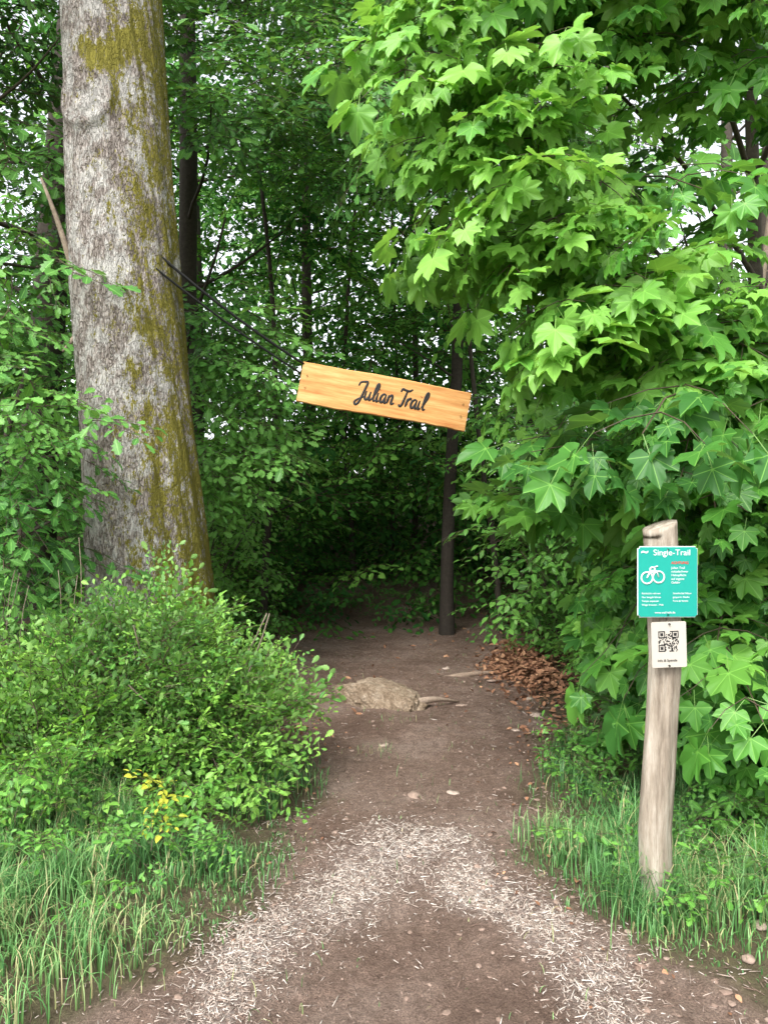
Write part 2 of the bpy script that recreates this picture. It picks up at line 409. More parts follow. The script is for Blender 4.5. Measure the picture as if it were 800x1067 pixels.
# ------------------------------------------------------------------ ground and path
def axis(lo,hi,step,far):
    a=np.arange(lo,hi+step/2,step); L=[];R=[];s=step;x=hi
    while x<far: s*=1.35; x+=s; R.append(x)
    s=step;x=lo
    while x>-far: s*=1.35; x-=s; L.append(x)
    return np.array(L[::-1]+list(a)+R)
gx=axis(-3.2,3.2,.024,400); gy=axis(1.6,10.5,.024,400)
GX,GY=np.meshgrid(gx,gy); GZ=height(GX,GY)
pm=sstep(-.12,.12,path_s(GX,GY)); cm=chips_mask(GX,GY)*pm
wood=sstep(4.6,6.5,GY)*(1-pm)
def sheet(name,lift,cellmask=None):
    V=np.stack([GX,GY,GZ+lift],-1).reshape(-1,3)
    C=np.stack([pm,cm,wood,np.ones_like(pm)],-1).reshape(-1,4)
    ny,nx=GX.shape; i=np.arange(ny-1)[:,None]; j=np.arange(nx-1)[None,:]
    F=np.stack([i*nx+j,i*nx+j+1,(i+1)*nx+j+1,(i+1)*nx+j],-1)
    if cellmask is not None:
        F=F[cellmask[:-1,:-1]]
    F=F.reshape(-1,4)
    if cellmask is not None:
        u,inv=np.unique(F.ravel(),return_inverse=True); V=V[u]; C=C[u]; F=inv.reshape(-1,4)
    mb=MB(); mb.add(V,F.ravel(),np.full(len(F),4),C); return mb.build(name,M_soil,smooth=True)
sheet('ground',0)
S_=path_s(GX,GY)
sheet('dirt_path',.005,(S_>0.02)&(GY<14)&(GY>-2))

def rot_z(a):
    c,s=np.cos(a),np.sin(a); z=np.zeros_like(a); o=np.ones_like(a)
    return np.stack([np.stack([c,-s,z],-1),np.stack([s,c,z],-1),np.stack([z,z,o],-1)],-2)
def rand_rot(n,tilt,r=rng):
    d=np.stack([r.normal(0,1,n),r.normal(0,1,n),r.normal(0,tilt,n)],-1); up=np.stack([r.normal(0,tilt,n),r.normal(0,tilt,n),np.ones(n)],-1)
    return frame(d,up)
def accept(n,fn,xr,yr):
    X=[];Y=[];c=0
    while c<n:
        x=rng.uniform(*xr,n*3);y=rng.uniform(*yr,n*3); k=rng.random(n*3)<fn(x,y); X.append(x[k]);Y.append(y[k]);c+=k.sum()
    return np.concatenate(X)[:n],np.concatenate(Y)[:n]
box=tpl_from([(-.5,-.5,-.5),(.5,-.5,-.5),(.4,.5,-.5),(-.45,.5,-.5),(-.4,-.5,.5),(.5,-.45,.5),(.4,.5,.5),(-.5,.5,.4)],[(0,3,2,1),(4,5,6,7),(0,1,5,4),(1,2,6,5),(2,3,7,6),(3,0,4,7)])
mb=MB()
x,y=accept(12000,lambda x,y:chips_mask(x,y)*(path_s(x,y)>-.1),(-1.3,1.6),(1.6,4))
x2,y2=accept(9000,lambda x,y:(path_s(x,y)>-.25)*np.where(y<4,.8,.35)*(.3+.7*sstep(.1,.45,np.abs(x-.15))),(-1.7,1.9),(1.6,10))
x=np.concatenate([x,x2]);y=np.concatenate([y,y2]); n=len(x)
M=rand_rot(n,.22)*np.stack([rng.uniform(.001,.0034,n),rng.uniform(.006,.024,n)*rng.choice([1,1,1,2.4],n),rng.uniform(.001,.003,n)],-1)[:,None,:]
mb.inst(box,M,np.stack([x,y,height(x,y)+.007],-1),np.concatenate([np.clip(rng.normal(.5,.28,12000),0,1),np.clip(rng.normal(.2,.3,9000),0,1)]))
mb.build('wood_chip_litter',M_chip)

def stone_tpl(seed,sub=2):
    import bmesh
    bm=bmesh.new(); bmesh.ops.create_icosphere(bm,subdivisions=sub,radius=1)
    for v in bm.verts:
        d=mnoise.noise(v.co*1.1+Vector((seed*7,0,0)))*.6+mnoise.noise(v.co*2.6+Vector((seed*3,5,0)))*.25
        v.co*=1+d; v.co.z*=.5
    V=[tuple(v.co) for v in bm.verts];F=[tuple(v.index for v in f.verts) for f in bm.faces]; bm.free(); return tpl_from(V,F)
ST=[stone_tpl(i) for i in range(4)]
def stones(name,x,y,size,tint,lift=.2):
    mb=MB(); n=len(x); w=rng.integers(0,4,n)
    M=rot_z(rng.uniform(0,6.28,n))*(size[:,None]*np.stack([rng.uniform(.8,1.5,n),np.ones(n),rng.uniform(.6,1,n)],-1))[:,None,:]
    T=np.stack([x,y,height(x,y)+.004+size*lift],-1)
    for k in range(4):
        i=np.where(w==k)[0]
        if len(i): mb.inst(ST[k],M[i],T[i],tint[i])
    return mb.build(name,M_stone,smooth=False)
x,y=accept(2600,lambda x,y:(path_s(x,y)>-.08)*(.3+.7*(1-sstep(0,.35,path_s(x,y)))*(x>.3)),(-1.7,1.9),(1.8,9.5))
sz=rng.exponential(.0035,2600)+.002
stones('gravel',x,y,np.minimum(sz,.014),np.clip(rng.normal(.12,.18,2600),0,1),.1)
bx=np.array([.17,.38,.62,-.62,.0,1.33,1.42,1.24,1.5,1.38,.98,.62,.93,1.15,1.2,1.3])
by=np.array([4.02,4.05,5.9,4.1,4.9,2.62,2.70,2.52,2.56,2.42,6.7,7.3,5.2,5.6,6.2,7.6])
bs=np.array([.045,.03,.04,.03,.04,.03,.035,.025,.04,.03,.05,.04,.03,.05,.04,.05])
stones('path_stones',bx,by,bs,np.clip(rng.normal(.55,.2,len(bx)),0,1),.0)

# dead leaves
mb=MB()
x,y=accept(1900,lambda x,y:np.exp(-((x-1.35)/.26)**2-((y-7.2)/.65)**2),(0,2.5),(5.3,9))
x2,y2=accept(1500,lambda x,y:np.where(y<4.5,.10,.8)*np.clip(.35-np.abs(path_s(x,y)),.02,1)*np.where(x>.3,1.,.5),(-2.2,2.4),(2,11))
xx=np.concatenate([x,x2]);yy=np.concatenate([y,y2]);n=len(xx)
z=height(xx,yy)+.012; z[:1900]+=rng.uniform(0,.18,1900)*np.exp(-((x-1.38)/.22)**2)
mb.inst(LO,rand_rot(n,.45)*np.where(yy<5,rng.uniform(.015,.035,n),rng.uniform(.03,.065,n))[:,None,None],np.stack([xx,yy,z],-1),np.clip(rng.normal(.5,.28,n),0,1))
mb.build('fallen_leaves',M_dead)

def boulder(name,loc,scale,seed,mat,sub=6):
    import bmesh
    bm=bmesh.new(); bmesh.ops.create_icosphere(bm,subdivisions=sub,radius=1)
    for v in bm.verts:
        c=v.co.copy()
        d=mnoise.noise(c*.9+Vector((seed,0,0)))*.2+mnoise.noise(c*2.0+Vector((0,seed,0)))*.18+abs(mnoise.noise(c*4+Vector((seed,2,1))))*.16+mnoise.noise(c*12)*.05+mnoise.noise(c*26)*.025
        v.co*=1+d
        v.co.y+=-.45*c.x*c.x
        if v.co.z>.75: v.co.z=.75+(v.co.z-.75)*.5
    me=bpy.data.meshes.new(name); bm.to_mesh(me); bm.free()
    for p in me.polygons:p.use_smooth=True
    me.materials.append(mat); o=bpy.data.objects.new(name,me); o.location=loc; o.scale=scale; return link(o)
def rock_mat():
    m,nt,o=newmat('earthy_rock'); v=mapping(nt,(.36,.3,.13))
    n=noise(nt,14,6,.7,v); n2=noise(nt,90,4,.7,v)
    c=ramp(nt,[(.3,(.17,.12,.08)),(.5,(.31,.235,.165)),(.7,(.47,.39,.30))],n).outputs[0]
    c=mix(nt,.8,c,ramp(nt,[(.3,(.45,.45,.45)),(.7,(1.35,1.35,1.35))],n2).outputs[0],'MULTIPLY')
    bsdf(nt,o,c,.9,.15,n2,.8,.03); return m
M_rock=rock_mat()
rk=boulder('embedded_rock',(-.01,6.0,.0),(.38,.20,.19),5.1,M_rock); rk.rotation_euler=(0,math.radians(9),math.radians(-32))
mb=MB()
tube(mb,curve_pts((.12,5.75,.03),(.66,6.0,.0),12,.05,.05,3),[.045,.042,.038,.034,.03,.027,.024,.02,.017,.014,.01,.006],8,.6,.3,3)
tube(mb,curve_pts((-.3,6.2,-.01),(-.95,6.0,.0),10,.06,.04,5),[.03,.03,.03,.028,.026,.022,.02,.016,.012,.006],8,.3,.3,5)
tube(mb,curve_pts((.55,6.9,-.01),(1.2,7.0,.0),10,.06,.035,6),[.03,.03,.03,.028,.026,.022,.02,.016,.012,.006],8,.4,.3,6)
mb.build('tree_roots',M_root,smooth=True)

# ------------------------------------------------------------------ grass
def blade(bend,curl,w,seg=5):
    V=[];g=[];a=0;p=np.array([0.,0.,0.])
    for i in range(seg+1):
        t=i/seg; ww=w*(1-t**1.6)*(.6+.4*min(1,t*4))
        V+=[(p[0]-ww,p[1],p[2]+.002),(p[0]+ww,p[1],p[2]+.002)]; g+=[t,t]
        a=bend*(t**1.2)+curl*t*t
        p=p+np.array([0,math.sin(a),math.cos(a)])/seg
    F=[(2*i,2*i+1,2*i+3,2*i+2) for i in range(seg)]
    return tpl_from(V,F,g=g)
BL=[blade(b,c,.011) for b,c in ((.5,.8),(.9,1.1),(1.2,.9),(1.4,1.3),(.7,2.2),(1.6,.8),(.3,.4),(1.0,2.0),(1.2,1.9))]
def grass(name,x,y,hmin,hmax,tint=.5,wmul=1.,edge=True):
    mb=MB(); n=len(x); w=rng.integers(0,len(BL),n)
    h=rng.uniform(hmin,hmax,n)*(.25+1.5*sstep(.25,.75,fbm(x*3.2,y*3.2,44)))
    if edge: h*=.35+.65*(1-sstep(-.50,.08,path_s(x,y)))
    yaw=rng.uniform(0,6.28,n)+fbm(x*1.8,y*1.8,50)*6
    sc=np.stack([wmul*rng.uniform(.18,.36,n),h,h],-1)
    M=rot_z(yaw)*sc[:,None,:]
    ti=np.clip(tint+rng.normal(0,.22,n)+(fbm(x*2.5,y*2.5,61)-.47)*1.1,0,.97); ti[rng.random(n)<.06]=1
    T=np.stack([x,y,height(x,y)-.005],-1)
    for k in range(len(BL)):
        i=np.where(w==k)[0]; mb.inst(BL[k],M[i],T[i],ti[i])
    return mb.build(name,M_grass)
def gd(x,y):
    s=path_s(x,y); d=(1-sstep(-.34,.16,s))
    return d*(.12+.88*sstep(.36,.54,fbm(x*2.6,y*2.6,71)))*(1-.85*sstep(4.4,5.6,y))
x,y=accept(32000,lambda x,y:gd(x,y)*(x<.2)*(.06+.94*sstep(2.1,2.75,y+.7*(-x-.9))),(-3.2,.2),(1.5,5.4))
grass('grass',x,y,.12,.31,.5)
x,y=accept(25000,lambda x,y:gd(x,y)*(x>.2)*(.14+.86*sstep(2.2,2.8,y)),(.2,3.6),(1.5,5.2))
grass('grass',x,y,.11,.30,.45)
x,y=accept(500,lambda x,y:np.exp(-((x+.02)/.1)**2-((y-4.75)/.14)**2)+.5*np.exp(-((x-.1)/.12)**2-((y-5.45)/.1)**2)+.05*(path_s(x,y)>0),(-1.2,1.3),(2,8))
grass('weed_tufts',x,y,.03,.08,.8,.6,False)
x,y=accept(700,lambda x,y:np.exp(-((x-1.04)/.12)**2-((y-2.78)/.10)**2),(.7,1.4),(2.4,3.2))
grass('post_grass',x,y,.06,.22,.5,.8,False)

# ------------------------------------------------------------------ spray libraries
rr=random.Random(5)
SP_BG=[make_spray(rr,.75,.115,.55,.15,k=5) for _ in range(5)]
SP_FAR=[make_spray(rr,1.3,.21,.6,.15,k=5,nj=.6) for _ in range(3)]
SP_LEFT=[make_spray(rr,.5,.09,.55,.2,tilt=(0,50),nj=.5,k=5) for _ in range(5)]
SP_MAPLE=[make_spray(rr,.6,.128,.9,.28,opp=True,off=.085,tilt=(0,62),fan=55,nj=.6,k=2) for _ in range(9)]
SP_BUSH=[make_spray(rr,.32,.04,.5,.0,tilt=(-35,35),fan=48,nj=.6,k=5) for _ in range(6)]
SP_HZ=[make_spray(rr,.5,.10,.6,.2,tilt=(0,45),nj=.5,k=4) for _ in range(5)]

def out_to(dx,dy,dz,j=.5):
    def f(p,c):
        o=np.tile([dx,dy,dz],(len(p),1)).astype(float)+rng.normal(0,j,p.shape)*np.array([1,1,.5])
        o+= (p-c)*np.array([.6,.6,.2]); return norm(o)
    return f

# ------------------------------------------------------------------ background wood
forest=empty('forest')
mb=MB()
n=470
c=np.stack([rng.uniform(-6.5,6.5,n),rng.uniform(9.3,13.2,n),rng.uniform(.2,9.8,n)],-1)
keep=~((c[:,0]>2.2)&(c[:,2]>4.4)&(rng.random(n)<.8)); keep&=~((c[:,0]<-4.2)&(c[:,2]>4.6)&(rng.random(n)<.7)); keep&=fbm(c[:,0]*.9+9,c[:,2]*.9+9,5,2)>.22
# hollow where the trail goes on into the wood
keep&=~((np.abs(c[:,0]-.1)<1.1)&(c[:,2]<2.3)&(c[:,1]<12.2))
c=c[keep]
p,o=clump(c,7,(.5,.4,.22),out_to(0,-.9,-.3,.5))
place(mb,SP_BG,[LS],p,o,1.0,sj=.35,tint=.48,tj=.34,wa=1.9)
n=150
c=np.stack([rng.uniform(-5,5,n),rng.uniform(9.8,11.5,n),rng.uniform(.1,2.6,n)],-1)
c=c[(fbm(c[:,0]*1.1+3,c[:,2]*1.1+3,25,2)>.28)&((np.abs(c[:,0]-.1)>1.0)|(c[:,2]>1.9))]
p,o=clump(c,6,(.40,.3,.18),out_to(0,-.9,-.2,.5)); p[:,2]=np.maximum(p[:,2],.15)
place(mb,SP_BG,[LS],p,o,.85,tint=.4,tj=.3,wa=1.8)
# dark leaves at the back of the hollow
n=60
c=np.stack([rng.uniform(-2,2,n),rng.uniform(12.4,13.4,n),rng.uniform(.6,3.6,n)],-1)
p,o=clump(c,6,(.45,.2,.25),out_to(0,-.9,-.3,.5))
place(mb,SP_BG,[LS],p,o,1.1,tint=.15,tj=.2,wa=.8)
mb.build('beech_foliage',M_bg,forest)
mb=MB()
n=430
c=np.stack([rng.uniform(-13,13,n),rng.uniform(13.8,20,n),rng.uniform(.8,16,n)],-1)
keep=~((c[:,0]>2.9)&(c[:,0]<9.5)&(c[:,2]>5.6)&(rng.random(n)<.88))
keep&=~((c[:,0]<-6.2)&(c[:,2]>5)&(c[:,2]<12)&(rng.random(n)<.8))
c=c[keep]
p,o=clump(c,7,(.8,.7,.4),out_to(0,-.8,-.35,.6))
place(mb,SP_FAR,[LS],p,o,1.05,tint=.5,tj=.3,twigs=False,wa=1.6)
n=1500
p=np.stack([rng.uniform(-20,20,n),rng.uniform(20,23,n),rng.uniform(.5,19,n)],-1)
keep=~((p[:,0]>3.6)&(p[:,0]<13)&(p[:,2]>6.5)); keep&=~((p[:,0]<-8)&(p[:,2]>6)&(p[:,2]<15)&(rng.random(n)<.9))
p=p[keep]; o=norm(np.array([0,-.7,-.6])+rng.normal(0,.5,p.shape))
place(mb,SP_FAR,[LS],p,o,1.7,tint=.3,tj=.2,twigs=False)
mb.build('distant_foliage',M_far,forest)
mb=MB()
for i,(x0,y0,x1,r0,ht,ti) in enumerate([(-4.3,9.1,-4.0,.24,12,.1),(-2.35,8.3,-2.25,.13,12,.1),(.80,9.4,.72,.09,10,.05),(.5,12.6,.65,.06,9,.3),(2.4,12.8,2.8,.08,10,.2),(3.2,10.4,3.5,.09,12,.2),(5.1,11,5.0,.12,13,.2),(-5.9,11,-6.1,.15,12,.2),(-3.2,12.6,-3.3,.16,13,.2),(-1.3,13.5,-1.1,.12,13,.15),(6.8,13,7,.18,14,.2),(-7.5,14,-7.4,.2,14,.2),(4.0,8.6,5.2,.05,8,.9),(3.7,12,3.9,.07,12,.4),(6.5,9,5.0,.05,9,.8),(-1.5,9.3,-1.7,.05,6,.1),(1.5,9.5,1.2,.04,6,.2),(-.5,12.0,-.4,.05,7,.1),(0.1,12.3,.3,.04,7,.2)]):
    z0=float(height(np.array(x0),np.array(y0)))
    pts=curve_pts((x0,y0,z0-.1),(x1,y0+.1,ht),16,.2,0,i); rad=[r0*(1.25 if k==0 else 1-.6*k/16) for k in range(16)]
    tube(mb,pts,rad,10,ti,.12,i)
    r_=random.Random(i*3+1)
    for b in range(7):
        k=r_.randint(4,14); s=pts[k]; a=r_.uniform(0,6.28); ln=r_.uniform(.8,1.8)
        e=s+np.array([math.cos(a)*ln,math.sin(a)*ln-.3,ln*r_.uniform(.2,.7)])
        tube(mb,curve_pts(s,e,6,.08,-.05,b+i*20),[rad[k]*.25*(1-.13*q) for q in range(6)],5,ti)
mb.build('tree_trunks',M_bark,forest,smooth=True)

# ------------------------------------------------------------------ large old tree
big=empty('old_tree',(-1.8,5.5,0))
def trunk():
    nz_,ns=420,170
    zz=np.linspace(-.1,11,nz_)
    cx=np.interp(zz,[0,1,2.1,3.2,5.4,8,11],[-1.70,-1.75,-1.82,-1.91,-2.02,-2.1,-2.15])
    R=np.interp(zz,[-.1,.25,.7,1.2,2.1,3.2,5.4,8,11],[.66,.54,.475,.435,.40,.385,.355,.31,.24])
    th=np.linspace(0,2*math.pi,ns,endpoint=False)
    ZZ,TH=np.meshgrid(zz,th,indexing='ij')
    flare=.10*np.exp(-np.clip(ZZ,0,9)/.35)*np.cos(TH*5+.6)+.02*np.sin(TH*3+ZZ*.8)*np.exp(-ZZ*.3)
    r=R[:,None]+flare
    nx=np.cos(TH); ny=np.sin(TH)
    d=(fbm(nx*5+20,ny*5+ZZ*1.6,81,5)-.47)*.04+(fbm(nx*14+7,ny*14+ZZ*5,82,3)-.44)*.03
    kz,kt=4.45,math.radians(-108)
    dt=np.arctan2(np.sin(TH-kt),np.cos(TH-kt))*.37; dz=(ZZ-kz); q=np.sqrt(dt**2+dz**2)
    d=d+.05*np.exp(-(q/.16)**2)-.05*np.exp(-(q/.05)**2)+.03*np.exp(-((q-.19)/.03)**2)
    r=r+d
    moss=np.exp(-((ZZ-4.83+.1*np.sin(TH*3))/.13)**2-((np.arctan2(np.sin(TH-math.radians(-85)),np.cos(TH-math.radians(-85)))))**2*1.3)*.9+.6*np.exp(-ZZ/1.0)*(np.cos(TH+.6)*.5+.5)
    X=cx[:,None]+nx*r-(-1.8); Y=5.5+ny*r-5.5
    V=np.stack([X,Y,ZZ],-1).reshape(-1,3)
    i=np.arange(nz_-1)[:,None];j=np.arange(ns)[None,:];k=(j+1)%ns
    F=np.stack([i*ns+j,i*ns+k,(i+1)*ns+k,(i+1)*ns+j],-1).reshape(-1,4)
    C=np.ones((nz_*ns,4)); C[:,0]=.5; C[:,1]=np.clip(moss,0,1).ravel()
    mb=MB(); mb.add(V,F.ravel(),np.full(len(F),4),C); return mb.build('trunk',M_bigbark,big,smooth=True)
trunk()
mb=MB()
tube(mb,curve_pts((-.38,-.05,2.95),(-.62,-.3,3.9),8,.02,0,2),[.035,.033,.03,.026,.022,.018,.014,.008],7,.95)
tube(mb,curve_pts((-.38,-.05,2.95),(-.50,-.2,2.7),5,.0,0,2),[.03,.028,.02,.014,.008],7,.95)
for i,(a,zz) in enumerate([(0.5,7.5),(2.0,8.2),(3.4,8.8),(4.6,9.6),(1.2,10.2),(5.6,9.2)]):
    s=np.array([-.3,0,zz]); e=s+np.array([math.cos(a)*2.3,math.sin(a)*2.0,1.6])
    tube(mb,curve_pts(s,e,9,.12,.1,i),[.12*(1-.1*q) for q in range(9)],8,.6)
mb.build('limbs',M_bark,big,smooth=True)
mb=MB()
a=rng.uniform(0,6.28,34); rad=rng.uniform(.8,2.6,34)
c=np.stack([-.3+np.cos(a)*rad,.6+np.sin(a)*rad*.8,rng.uniform(9.5,12.5,34)],-1)
p,o=clump(c,4,(.45,.45,.25),lambda p,c:norm(np.stack([p[:,0],p[:,1],0*p[:,0]-.3],-1)+rng.normal(0,.3,p.shape)))
place(mb,SP_BG,[LS],p,o,1.1,twigs=False)
mb.build('crown',M_left,big)

# ------------------------------------------------------------------ trees on the left
lt=empty('hawthorn_tree')
mb=MB()
tube(mb,curve_pts((-3.6,6.0,-.1),(-3.2,6.4,7),12,.15,0,4),[.11*(1-.07*k) for k in range(12)],9,.3)
tube(mb,curve_pts((-3.1,5.6,-.1),(-2.55,5.4,2.6),10,.1,0,9),[.05*(1-.08*k) for k in range(10)],7,.4)
tube(mb,curve_pts((-4.3,5.6,-.1),(-4.6,5.6,6),10,.15,0,5),[.09*(1-.07*k) for k in range(10)],8,.3)
r_=random.Random(8)
for b in range(26):
    s=np.array([r_.uniform(-3.5,-3.3),6.1,r_.uniform(1.0,6.2)]); e=s+np.array([r_.uniform(-1.3,1.3),r_.uniform(-1,.8),r_.uniform(.1,.8)])
    tube(mb,curve_pts(s,e,7,.06,0,b),[.018*(1-.12*q) for q in range(7)],5,.4)
mb.build('branches',M_bark,lt,smooth=True)
mb=MB()
n=165
c=np.stack([rng.uniform(-5.2,-2.75,n),rng.uniform(5.0,7.2,n),rng.uniform(.9,7.4,n)],-1)
keep=~((c[:,2]>3.9)&(c[:,2]<5.2)&(rng.random(n)<.55)); keep&=fbm(c[:,0]*1.2,c[:,2]*1.2,27,2)>.24; c=c[keep]
p,o=clump(c,8,(.32,.32,.17),out_to(.25,-.85,-.3,.5))
place(mb,SP_LEFT,[LL],p,o,1.15,tint=.48,tj=.32,wa=1.6)
c=np.array([(-2.55,4.75,2.05),(-2.35,4.7,1.75),(-2.5,4.7,2.5),(-2.2,4.65,1.95),(-2.75,4.8,2.9),(-2.6,4.7,1.5),(-2.3,4.7,2.2)])
p,o=clump(c,8,(.14,.12,.1),out_to(.6,-.6,-.3,.4)); place(mb,SP_LEFT,[LL],p,o,.9,tint=.6)
n=20
c=np.stack([rng.uniform(-1.95,-1.25,n),rng.uniform(6.8,7.5,n),rng.uniform(1.9,3.4,n)],-1)
p,o=clump(c,7,(.2,.2,.16),out_to(.5,-.8,-.3,.4)); place(mb,SP_LEFT,[LL],p,o,1.0,tint=.8)
n=95
c=np.stack([rng.uniform(-2.3,1.9,n),rng.uniform(6.4,8.6,n),rng.uniform(4.7,8.4,n)],-1)
c[:,2]+=.55*np.maximum(0,1.0-np.abs(c[:,0]+1.6))
p,o=clump(c,8,(.35,.3,.17),out_to(.1,-.9,-.3,.5)); place(mb,SP_LEFT,[LL],p,o,1.2,tint=.6,wa=1.6)
n=14
c=np.stack([rng.uniform(1.4,4.6,n),rng.uniform(6.2,7.6,n),rng.uniform(5.0,7.4,n)],-1)
p,o=clump(c,5,(.3,.3,.17),out_to(-.2,-.9,-.2,.5)); place(mb,SP_LEFT,[LL],p,o,1.1,tint=.6)
mb.build('foliage',M_left,lt)

# ------------------------------------------------------------------ maple on the right
mp=empty('maple_tree')
mb=MB()
tube(mb,curve_pts((2.6,5.2,-.1),(2.7,5.4,8),14,.12,0,3),[.07*(1-.055*k) for k in range(14)],10,.45,.1)
tube(mb,curve_pts((2.2,4.6,-.1),(3.6,5.1,5.5),12,.12,0,6),[.04*(1-.06*k) for k in range(12)],8,.9,.1)
tube(mb,curve_pts((3.1,4.6,.1),(3.3,4.8,5.2),12,.1,0,7),[.035*(1-.06*k) for k in range(12)],8,.9,.1)
ends=[(.55,3.9,3.6),(.75,3.9,3.0),(1.1,4.0,2.4),(.8,4.0,4.3),(1.5,3.7,2.0),(1.5,3.8,3.1),(1.9,3.7,2.6),(2.1,3.6,1.6),(1.3,3.9,4.9),(2.9,3.8,2.2),(1.6,4.3,1.2),(3.0,3.8,5.0),(1.8,5.3,1.5),(1.8,6,2.2)]
for i,e in enumerate(ends):
    e=np.array(e); s=np.array([2.6,5.2,max(.5,e[2]-1.1)])
    tube(mb,curve_pts(s,e,9,.08,.15,i),[.022*(1-.1*q) for q in range(9)],6,.5)
mb.build('branches',M_bark,mp,smooth=True)
mb=MB()
def xleft(z): return np.interp(z,[0,.3,.6,1.0,1.4,1.7,2.1,2.5,2.8,3.3,3.8,4.4,6],[1.85,1.8,1.65,1.42,1.28,1.28,1.45,1.3,1.0,.65,.5,.6,.75])
n=230
z=rng.uniform(.4,5.8,n); u=rng.random(n)**1.15
x=xleft(z)+u*2.9
y=3.95+rng.uniform(-.2,.65,n)-.25*np.clip((x-1.3)*.8,0,1)*(z<2.6)
c=np.stack([x,y,z],-1)
win=(x>1.45)&(z>3.0)&(z<4.5); keep=~(win&(rng.random(n)<.85)); keep&=(fbm(x*1.7+4,z*1.7+2,77,2)>.28); c=c[keep]
p,o=clump(c,3,(.17,.17,.12),out_to(-.35,-.8,-.25,.5)); k=~((p[:,2]<.9)&(p[:,0]<xleft(p[:,2])-.1)); p=p[k];o=o[k]
place(mb,SP_MAPLE,LM,p,o,.95,sj=.35,tint=.5,tj=.32,updj=.3,wa=1.6)
n=50
y=rng.uniform(4.8,7.3,n); z=rng.uniform(.6,3.0,n); x=np.interp(y,[4,5.3,7.5],[1.75,2.1,2.4])+rng.uniform(0,.5,n)+.2*(z<1.2)
p,o=clump(np.stack([x,y,z],-1),3,(.13,.2,.14),out_to(-.6,-.7,-.2,.45))
place(mb,SP_MAPLE,LM,p,o,.8,tint=.35,tj=.25)
n=60
c=np.stack([rng.uniform(2.0,4.8,n),rng.uniform(4.7,6.2,n),rng.uniform(.5,5.4,n)],-1)
keep=~((c[:,2]>3.0)&(rng.random(n)<.93)); c=c[keep]
p,o=clump(c,3,(.25,.25,.2),out_to(-.3,-.8,-.3,.5))
place(mb,SP_MAPLE,LM,p,o,1.0,tint=.2,tj=.2)
c=np.array([(.36,3.75,3.75),(.5,3.7,3.45),(.68,3.7,3.15),(.85,3.7,2.85),(1.0,3.75,2.55),(.55,3.75,4.05),(.6,3.75,4.4),(1.1,3.7,3.0),(.95,3.7,3.45),(.4,3.8,3.9),(.8,3.7,3.8)])
p,o=clump(c,4,(.10,.12,.1),out_to(-.6,-.6,-.3,.32)); place(mb,SP_MAPLE,LM,p,o,.85,tint=.85,tj=.15)
mb.build('foliage',M_maple,mp)

# ------------------------------------------------------------------ understorey
us=empty('hazel_shrub')
mb=MB()
n=80
c=np.stack([rng.uniform(1.3,3.2,n),rng.uniform(7.2,9.2,n),rng.uniform(.15,2.9,n)],-1); c[:,0]+=np.maximum(0,.75-c[:,2])*.9
p,o=clump(c,6,(.22,.25,.15),out_to(-.4,-.85,-.15,.5)); p[:,2]=np.maximum(p[:,2],.1); place(mb,SP_HZ,[LO],p,o,.95,tint=.6,tj=.3,wa=1.6)
mb.build('foliage',M_hazel,us)
mb=MB()
for i in range(9):
    s=(2.0+.1*i%3,8.2,-.05); tube(mb,curve_pts(s,(1.2+i*.25,7.6+.1*i,2.0),8,.05,.1,i),[.02*(1-.1*q) for q in range(8)],5,.4)
mb.build('stems',M_bark,us)
us2=empty('hazel_shrub')
mb=MB()
n=34
c=np.stack([rng.uniform(-3.2,-1.5,n),rng.uniform(7.6,9.2,n),rng.uniform(.1,1.7,n)],-1)
p,o=clump(c,5,(.22,.25,.15),out_to(.3,-.85,-.1,.5)); p[:,2]=np.maximum(p[:,2],.1); place(mb,SP_HZ,[LO],p,o,.85,tint=.7,tj=.3,wa=1.6)
mb.build('foliage',M_hazel,us2)
mb=MB()
for i in range(6):
    tube(mb,curve_pts((-2.4+.05*i,8.4,-.05),(-3.0+i*.3,8.0+.1*i,1.5),8,.05,.1,i),[.018*(1-.1*q) for q in range(8)],5,.4)
mb.build('stems',M_bark,us2)

def herb_band(name,fn,n,xr,yr,zr,scale,mat,sprays,leafs,tint=.5,out=(0,-.6,.3)):
    x,y=accept(n,fn,xr,yr); z=height(x,y)+rng.uniform(*zr,n)
    p=np.stack([x,y,z],-1); o=norm(np.array(out)+rng.normal(0,.6,(n,3))*np.array([1,1,.4]))
    mb=MB(); place(mb,sprays,leafs,p,o,scale,tint=tint,tj=.22); return mb.build(name,mat)
herb_band('undergrowth',lambda x,y:((path_s(x,y)<-.2)&(path_s(x,y)>-1.2))*1.,360,(1.0,3.2),(3.7,9.4),(.02,.45),.5,M_hazel,SP_HZ,[LO],.6,(-.3,-.5,.35))
herb_band('undergrowth',lambda x,y:((path_s(x,y)<-.12)&(path_s(x,y)>-1.6))*1.,230,(-3.2,-.8),(6.0,10.5),(.02,.35),.55,M_hazel,SP_HZ,[LO],.5,(.3,-.5,.25))
herb_band('undergrowth',lambda x,y:((path_s(x,y)<-.05)|(y>10.4))*1.,170,(-2.6,2.6),(9.4,11.2),(.02,.35),.55,M_hazel,SP_HZ,[LO],.35)
herb_band('weeds',lambda x,y:((path_s(x,y)<-.1)&(path_s(x,y)>-1.4))*1.,150,(.8,2.6),(2.6,4.3),(.02,.2),.36,M_hazel,SP_HZ,[LL],.6,(0,-.3,.6))
herb_band('weeds',lambda x,y:((path_s(x,y)<-.12)&(y>2.6+.3*(x+1.5)))*1.,150,(-2.4,-.4),(2.4,4.0),(.02,.2),.34,M_hazel,SP_HZ,[LL],.7,(0,-.3,.6))

